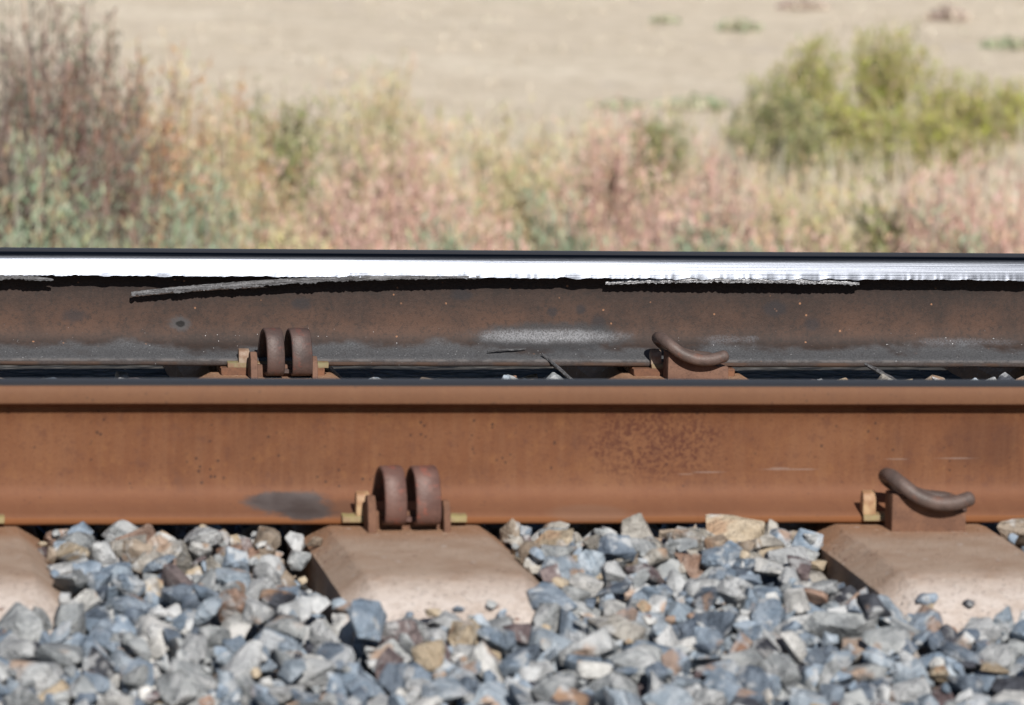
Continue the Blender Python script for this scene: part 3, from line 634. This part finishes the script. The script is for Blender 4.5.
splinter('metal_sliver', (0.421, GAUGE-0.060, 0.0195), (0.470, GAUGE-0.110, -0.022), 0.0032, 2, 'loose metal sliver slanting off the far rail flange, left of the round-bar clip')
splinter('metal_sliver', (0.930, GAUGE-0.080, 0.008), (0.985, GAUGE-0.115, -0.022), 0.0042, 3, 'dark loose metal sliver leaning on stones right of the far round-bar clip')

# ------------------------------------------------------------------ shrubs beyond the track
def at(px, Y):                    # world x of an image column at depth Y near the ground
    d = fw+rt*((px-IMG_W/2)/F_PX)+up*((IMG_H/2-200)/F_PX); return CAM.x+d.x*(Y-CAM.y)/d.y
def z_at(py, Y, px=512):
    d = fw+rt*((px-IMG_W/2)/F_PX)+up*((IMG_H/2-py)/F_PX); return CAM.z+d.z*(Y-CAM.y)/d.y
KINDS = {
 'willow': dict(stems=[(0.204, 0.110, 0.089), (0.135, 0.084, 0.073), (0.273, 0.223, 0.201), (0.072, 0.054, 0.050), (0.280, 0.143, 0.093)], leaf=[(0.124, 0.149, 0.106), (0.268, 0.167, 0.142), (0.181, 0.210, 0.159), (0.255, 0.183, 0.168), (0.083, 0.101, 0.072), (0.236, 0.146, 0.106), (0.140, 0.165, 0.111)], n=150, lf=4200, ll=0.045, lw=0.0055, spread=0.65, lo=0.05),
 'sage': dict(stems=[(0.329, 0.288, 0.247), (0.233, 0.161, 0.119), (0.382, 0.361, 0.320), (0.342, 0.176, 0.104)], leaf=[(0.178, 0.245, 0.157), (0.287, 0.344, 0.246), (0.143, 0.190, 0.112), (0.361, 0.392, 0.299), (0.293, 0.313, 0.168), (0.336, 0.243, 0.160), (0.223, 0.291, 0.192)], n=95, lf=3600, ll=0.055, lw=0.0055, spread=0.75, lo=0.0),
 'pink': dict(stems=[(0.505, 0.305, 0.260), (0.523, 0.368, 0.301), (0.358, 0.203, 0.169)], leaf=[(0.587, 0.366, 0.332), (0.606, 0.450, 0.384), (0.442, 0.253, 0.220), (0.480, 0.436, 0.246), (0.586, 0.386, 0.375), (0.341, 0.374, 0.252), (0.611, 0.388, 0.266)], n=125, lf=2600, ll=0.045, lw=0.0050, spread=0.75, lo=0.1),
 'straw': dict(stems=[(0.480, 0.402, 0.258), (0.398, 0.298, 0.188), (0.521, 0.432, 0.321)], leaf=[(0.502, 0.435, 0.235), (0.418, 0.406, 0.173), (0.541, 0.464, 0.342), (0.331, 0.376, 0.198), (0.555, 0.378, 0.311), (0.505, 0.339, 0.184), (0.279, 0.323, 0.169)], n=130, lf=2300, ll=0.055, lw=0.0050, spread=0.6, lo=0.1),
 'olive': dict(stems=[(0.26, 0.20, 0.14), (0.20, 0.15, 0.10)], leaf=[(0.19, 0.215, 0.09), (0.28, 0.285, 0.11), (0.14, 0.17, 0.08), (0.36, 0.31, 0.14), (0.22, 0.26, 0.14), (0.38, 0.33, 0.22)], n=85, lf=2100, ll=0.050, lw=0.008, spread=0.7, lo=0.05),
 'green': dict(stems=[(0.269, 0.211, 0.120), (0.331, 0.262, 0.158)], leaf=[(0.242, 0.271, 0.052), (0.321, 0.332, 0.062), (0.174, 0.214, 0.053), (0.394, 0.354, 0.107), (0.243, 0.300, 0.117), (0.454, 0.373, 0.224), (0.373, 0.304, 0.143)], n=100, lf=1150, ll=0.065, lw=0.0075, spread=0.7, lo=0.05),
 'rust': dict(stems=[(0.354, 0.179, 0.098), (0.279, 0.151, 0.104)], leaf=[(0.446, 0.259, 0.120), (0.391, 0.228, 0.147), (0.329, 0.329, 0.177), (0.490, 0.350, 0.199), (0.259, 0.259, 0.142), (0.424, 0.296, 0.250)], n=120, lf=2800, ll=0.048, lw=0.0055, spread=0.65, lo=0.1)}
for k, d in KINDS.items():
    d['lm'] = mat_leaf('foliage_'+k, d['leaf']); d['sm'] = mat_leaf('twig_'+k, d['stems'], 0.85)
def tri_tube(V, Fl, path, r0_, r1_):
    b = len(V); n = len(path)
    for i, p in enumerate(path):
        r = r0_+(r1_-r0_)*i/(n-1)
        for q in range(3): V.append((p[0]+r*math.cos(q*2.094), p[1]+r*math.sin(q*2.094), p[2]))
    for i in range(n-1):
        for q in range(3): q2 = (q+1) % 3; Fl.append((b+i*3+q, b+i*3+q2, b+i*3+3+q2, b+i*3+3+q))
def leaf_mesh(name, P, D, ll, lw, rg, mat, parent=None):
    """many small pointed leaf blades as one mesh; P points, D unit directions, ll/lw lengths and half widths"""
    P = np.asarray(P); n_ = len(P); S = np.cross(D, rg.normal(size=(n_, 3))); S /= np.linalg.norm(S, axis=1)[:, None]+1e-9
    D = D*ll[:, None]; S = S*lw[:, None]
    V = np.stack([P, P+D*0.5+S, P+D, P+D*0.45-S], axis=1).reshape(-1, 3); Fq = np.arange(n_*4).reshape(-1, 4)
    return mesh_obj(name, V, Fq, mat, parent)
def unit(D): return D/np.linalg.norm(D, axis=1)[:, None]
def shrub(name, px, top, Y, halfpx, kind, label, cat='shrub', seed=0, dens=1.0):
    K = KINDS[kind]; rg = np.random.default_rng(900+seed); Y = Y*1.15+3.3
    x = at(px, Y); z0 = ground_z(x, Y)-0.02; H = max(0.3, z_at(top, Y, px)-z0); W = halfpx*(1.0 if kind in ('green', 'olive') else 1.35)*(Y-CAM.y)/F_PX
    root = empty(name, (x, Y, z0)); tag(root, label, cat, 'shrubs and weeds behind the track')
    SV, SF = [], []; ns = int(K['n']*dens); A, B = [], []
    clump = rg.normal(size=(9, 2))*W*0.45; ch = rg.uniform(0.72, 1.0, size=9)
    for i in range(ns):
        ci = rg.integers(9); c = clump[ci]; b = np.array([c[0]*0.55+rg.normal()*W*0.1, c[1]*0.55+rg.normal()*W*0.1, 0])
        h = H*ch[ci]*(rg.uniform(0.6, 1.05) if rg.random() < 0.8 else rg.uniform(0.3, 0.6)); e = np.array([c[0]*1.1+rg.normal()*W*0.33*K['spread']/0.6, c[1]*1.1+rg.normal()*W*0.3, h])
        rr = abs(e[0])/max(W, 0.01); e[2] *= max(0.35, 1-0.25*rr*rr)
        midp = (b+e)/2+np.array([rg.normal()*W*0.08, rg.normal()*W*0.08, H*0.07]); t = np.linspace(0, 1, 7)[:, None]
        path = (1-t)**2*b+2*t*(1-t)*midp+t*t*e+rg.normal(size=(7, 3))*0.012*t
        tri_tube(SV, SF, path.tolist(), 0.0065*rg.uniform(0.6, 1.4), 0.0022)
        A += list(path[1:-1]); B += list(path[2:])
        for s_ in range(rg.integers(1, 4)):
            q = rg.integers(2, 6); p = path[q]; d = np.array([rg.normal()*0.5, rg.normal()*0.5, rg.uniform(0.5, 1.2)]); d /= np.linalg.norm(d); ln = H*rg.uniform(0.08, 0.22)
            sp = np.array([p, p+d*ln*0.5+rg.normal(size=3)*0.015, p+d*ln]); tri_tube(SV, SF, sp.tolist(), 0.0035, 0.0016); A += list(sp[:-1]); B += list(sp[1:])
    A = np.array(A); B = np.array(B); nl = int(K['lf']*dens*2.6); pick = rg.integers(len(A), size=nl); u = rg.random((nl, 1)); P = A[pick]*(1-u)+B[pick]*u
    P = P[P[:, 2] > K['lo']*H]; nl = len(P); D = unit(np.stack([rg.normal(size=nl)*0.5, rg.normal(size=nl)*0.5, rg.uniform(0.3, 1.8, nl)], 1)); sc = rg.uniform(0.6, 1.6, nl)
    P = P+rg.normal(size=(nl, 3))*0.02
    mesh_obj('stems', SV, SF, K['sm'], root); leaf_mesh('foliage', P, D, K['ll']*0.85*sc, K['lw']*0.85*sc, rg, K['lm'], root)
SHRUBS = [  # name, column, top row, depth, half width, kind, label
 ('willow_shrub', 15, -60, 9.6, 75, 'willow', 'tall red-stemmed shrub at the far left edge of the view'),
 ('willow_shrub', 85, -45, 10.4, 70, 'willow', 'tall red-stemmed shrub, second from the left edge'),
 ('willow_shrub', 150, 5, 11.2, 62, 'rust', 'orange-brown twiggy shrub right of the tall red-stemmed ones'),
 ('willow_shrub', 50, -30, 9.9, 60, 'willow', 'tall dark twiggy shrub between the two red-stemmed ones at left'),
 ('willow_shrub', 205, 30, 12.5, 48, 'straw', 'loose tan shrub right of the orange-brown twiggy one'),
 ('sage_bush', 30, 120, 8.9, 70, 'sage', 'grey-green sage bush low in the left corner above the rail'),
 ('sage_bush', 120, 140, 9.2, 65, 'sage', 'grey-green sage bush, second from the left, beneath the red stems'),
 ('sage_bush', 205, 120, 10.6, 60, 'sage', 'pale green bush right of the red-stemmed shrubs'),
 ('weed_clump', 225, 70, 13.5, 55, 'rust', 'tan and orange weed clump behind the pale green bush'),
 ('olive_bush', 285, 75, 15.5, 62, 'olive', 'soft olive bush left of centre behind the weeds'),
 ('olive_bush', 365, 28, 17.5, 60, 'straw', 'loose yellowish bush rising into the pale field, left of centre'),
 ('sage_bush', 175, 175, 8.8, 55, 'sage', 'grey-green bush just above the rail, third from the left'),
 ('sage_bush', 440, 195, 9.4, 45, 'sage', 'small pale green bush just above the rail between pink weeds, left of centre'),
 ('weed_clump', 260, 150, 10.8, 55, 'straw', 'straw-coloured weed clump low, left of the pink weeds'),
 ('weed_clump', 330, 130, 11.8, 60, 'pink', 'pinkish weed clump, leftmost of the pink ones'),
 ('weed_clump', 410, 105, 13.0, 62, 'pink', 'tall pinkish weed clump, second of the pink ones from the left'),
 ('weed_clump', 385, 190, 10.0, 55, 'pink', 'low pink weed clump just above the rail, left of centre'),
 ('weed_clump', 485, 100, 14.5, 65, 'straw', 'tan weed clump in the middle of the view'),
 ('weed_clump', 470, 170, 10.6, 60, 'pink', 'low pink weed clump in the middle, just above the rail'),
 ('weed_clump', 560, 85, 15.5, 58, 'straw', 'yellowish weed clump just right of the middle'),
 ('weed_clump', 555, 165, 10.8, 52, 'sage', 'pale sage clump low, just right of the middle'),
 ('weed_clump', 610, 95, 14.0, 48, 'pink', 'pinkish upright weeds left of the small dark olive bush'),
 ('olive_bush', 655, 92, 19.0, 42, 'olive', 'small dark olive bush standing apart in front of the pale field'),
 ('weed_clump', 650, 165, 10.9, 58, 'pink', 'pink weed clump below the small dark olive bush'),
 ('weed_clump', 715, 140, 12.5, 58, 'pink', 'pinkish weed clump left of the big green thicket'),
 ('weed_clump', 735, 185, 10.3, 52, 'sage', 'low pale sage clump just above the rail, below the big green bush'),
 ('green_bush', 775, 62, 22.0, 62, 'olive', 'dull green bush, left part of the green thicket at right'),
 ('green_bush', 812, 32, 24.5, 50, 'green', 'yellow-green bush with a peaked top, left of the tallest'),
 ('green_bush', 888, 8, 25.5, 58, 'green', 'tallest yellow-green bush in the thicket at right'),
 ('green_bush', 850, 88, 22.5, 70, 'green', 'bright green low bush in front of the tallest one'),
 ('green_bush', 958, 52, 24.0, 72, 'green', 'yellow-green bush on the right side of the thicket'),
 ('green_bush', 925, 105, 22.5, 75, 'green', 'low yellow-green bush at the right foot of the thicket'),
 ('green_bush', 1020, 80, 25.5, 64, 'green', 'dull green bush at the right edge of the view'),
 ('weed_clump', 800, 150, 14.0, 60, 'straw', 'tan weed clump right under the green thicket'),
 ('weed_clump', 815, 188, 10.4, 55, 'pink', 'low pink weed clump just above the rail, right of centre'),
 ('weed_clump', 870, 158, 12.4, 45, 'olive', 'brownish olive clump low, in front of the green thicket'),
 ('weed_clump', 935, 145, 12.2, 58, 'pink', 'pink weed clump, second from the right edge'),
 ('weed_clump', 1000, 122, 11.2, 60, 'pink', 'tall pink weed clump at the right edge'),
 ('weed_clump', 960, 195, 9.6, 55, 'sage', 'grey-green clump low in the right corner above the rail')]
for i, (nm, px, tp, Y, hp, kd, lb) in enumerate(SHRUBS): shrub(nm, px, tp, Y, hp, kd, lb, 'weeds' if nm == 'weed_clump' else 'bush', i)

# dry grass and weeds between the shrubs: nobody could count it
rg = np.random.default_rng(42)
def grass(count, y0, y1, pw, hmin, hmax, nb, lw, lean, keep=-9):
    P, L = [], []
    for i in range(count):
        Y = y0+rg.random()**pw*(y1-y0); x = rg.uniform(at(-700, Y), at(1700, Y))
        if mnoise.noise((x*0.4, Y*0.25, 1)) < keep: continue
        P.append((x, Y, ground_z(x, Y)-0.01)); L.append(rg.uniform(hmin, hmax))
    P = np.repeat(np.array(P), nb, 0); L = np.repeat(np.array(L), nb); n_ = len(P); P[:, :2] += rg.normal(size=(n_, 2))*0.07
    D = unit(np.stack([rg.normal(size=n_)*lean, rg.normal(size=n_)*lean, np.ones(n_)], 1)); return P, D, L*rg.uniform(0.6, 1.2, n_), np.full(n_, lw)
o = leaf_mesh('dry_grass', *grass(8600, 9, 32, 1.2, 0.2, 0.5, 5, 0.006, 0.28), rg, mat_leaf('dry_grass_blades', [(0.470, 0.395, 0.294), (0.487, 0.378, 0.328), (0.386, 0.361, 0.252), (0.521, 0.454, 0.378), (0.353, 0.361, 0.269), (0.487, 0.386, 0.252)])); tag(o, 'dry straw and pinkish grass between the shrubs', 'grass', kind='stuff')
o = leaf_mesh('field_grass', *grass(4000, 30, 75, 1.0, 0.04, 0.10, 3, 0.012, 0.5, -0.05), rg, mat_leaf('field_grass_blades', [(0.50, 0.44, 0.36), (0.47, 0.41, 0.32), (0.52, 0.46, 0.38), (0.42, 0.39, 0.30)])); tag(o, 'short pale dry grass of the field behind', 'grass', kind='stuff')
# low tufts out in the field
def tuft(px, py, halfpx, hpx, cols, label, seed):
    rg = np.random.default_rng(seed); Y = 30.0
    for _ in range(40):
        x = at(px, Y); zg = ground_z(x, Y); zr = z_at(py, Y, px); Y += (zr-zg)*4.0 if abs(zr-zg) > 0.005 else 0; Y = min(max(Y, 20), 70)
    x = at(px, Y); s = (Y-CAM.y)/F_PX
    n_ = 340; ra = np.minimum(np.abs(rg.normal(size=n_))*halfpx*s*0.5, halfpx*s*0.8); th = rg.random(n_)*6.283; P = np.stack([ra*np.cos(th)*1.5, ra*np.sin(th), np.zeros(n_)], 1); D = unit(np.stack([rg.normal(size=n_)*0.5, rg.normal(size=n_)*0.5, np.ones(n_)], 1))
    P[:, :2] = np.clip(P[:, :2], -halfpx*s*1.2, halfpx*s*1.2)
    o = leaf_mesh('field_tuft', P, D, hpx*s*rg.uniform(0.4, 1.3, n_)*np.clip(1.3-0.6*ra/(halfpx*s), 0.35, 1.3), np.full(n_, 0.03), rg, cols)
    o.location = (x, Y, ground_z(x, Y)); tag(o, label, 'tuft', 'low tufts out in the pale field')
gm = mat_leaf('tuft_green', [(0.22, 0.27, 0.17), (0.36, 0.36, 0.25), (0.48, 0.43, 0.33)]); pm = mat_leaf('tuft_dark', [(0.28, 0.21, 0.19), (0.40, 0.33, 0.28), (0.50, 0.43, 0.35)])
for i, (a, b, c, d, mt, lb) in enumerate([(735, 30, 18, 10, gm, 'green tuft in the pale field near the top, right of centre'), (690, 108, 30, 12, gm, 'dark green low patch in the field beside the small olive bush'), (798, 8, 22, 9, pm, 'dark brown tuft at the top of the field, left of the tallest bush'), (942, 20, 18, 12, pm, 'dark brown tuft at the top right of the field'), (1005, 48, 24, 10, gm, 'green tuft at the right edge of the field'), (620, 108, 20, 8, gm, 'faint green patch in the field left of the small olive bush'), (660, 22, 12, 6, gm, 'small faint green tuft in the upper middle of the field')]): tuft(a, b, c, d, mt, lb, 50+i)
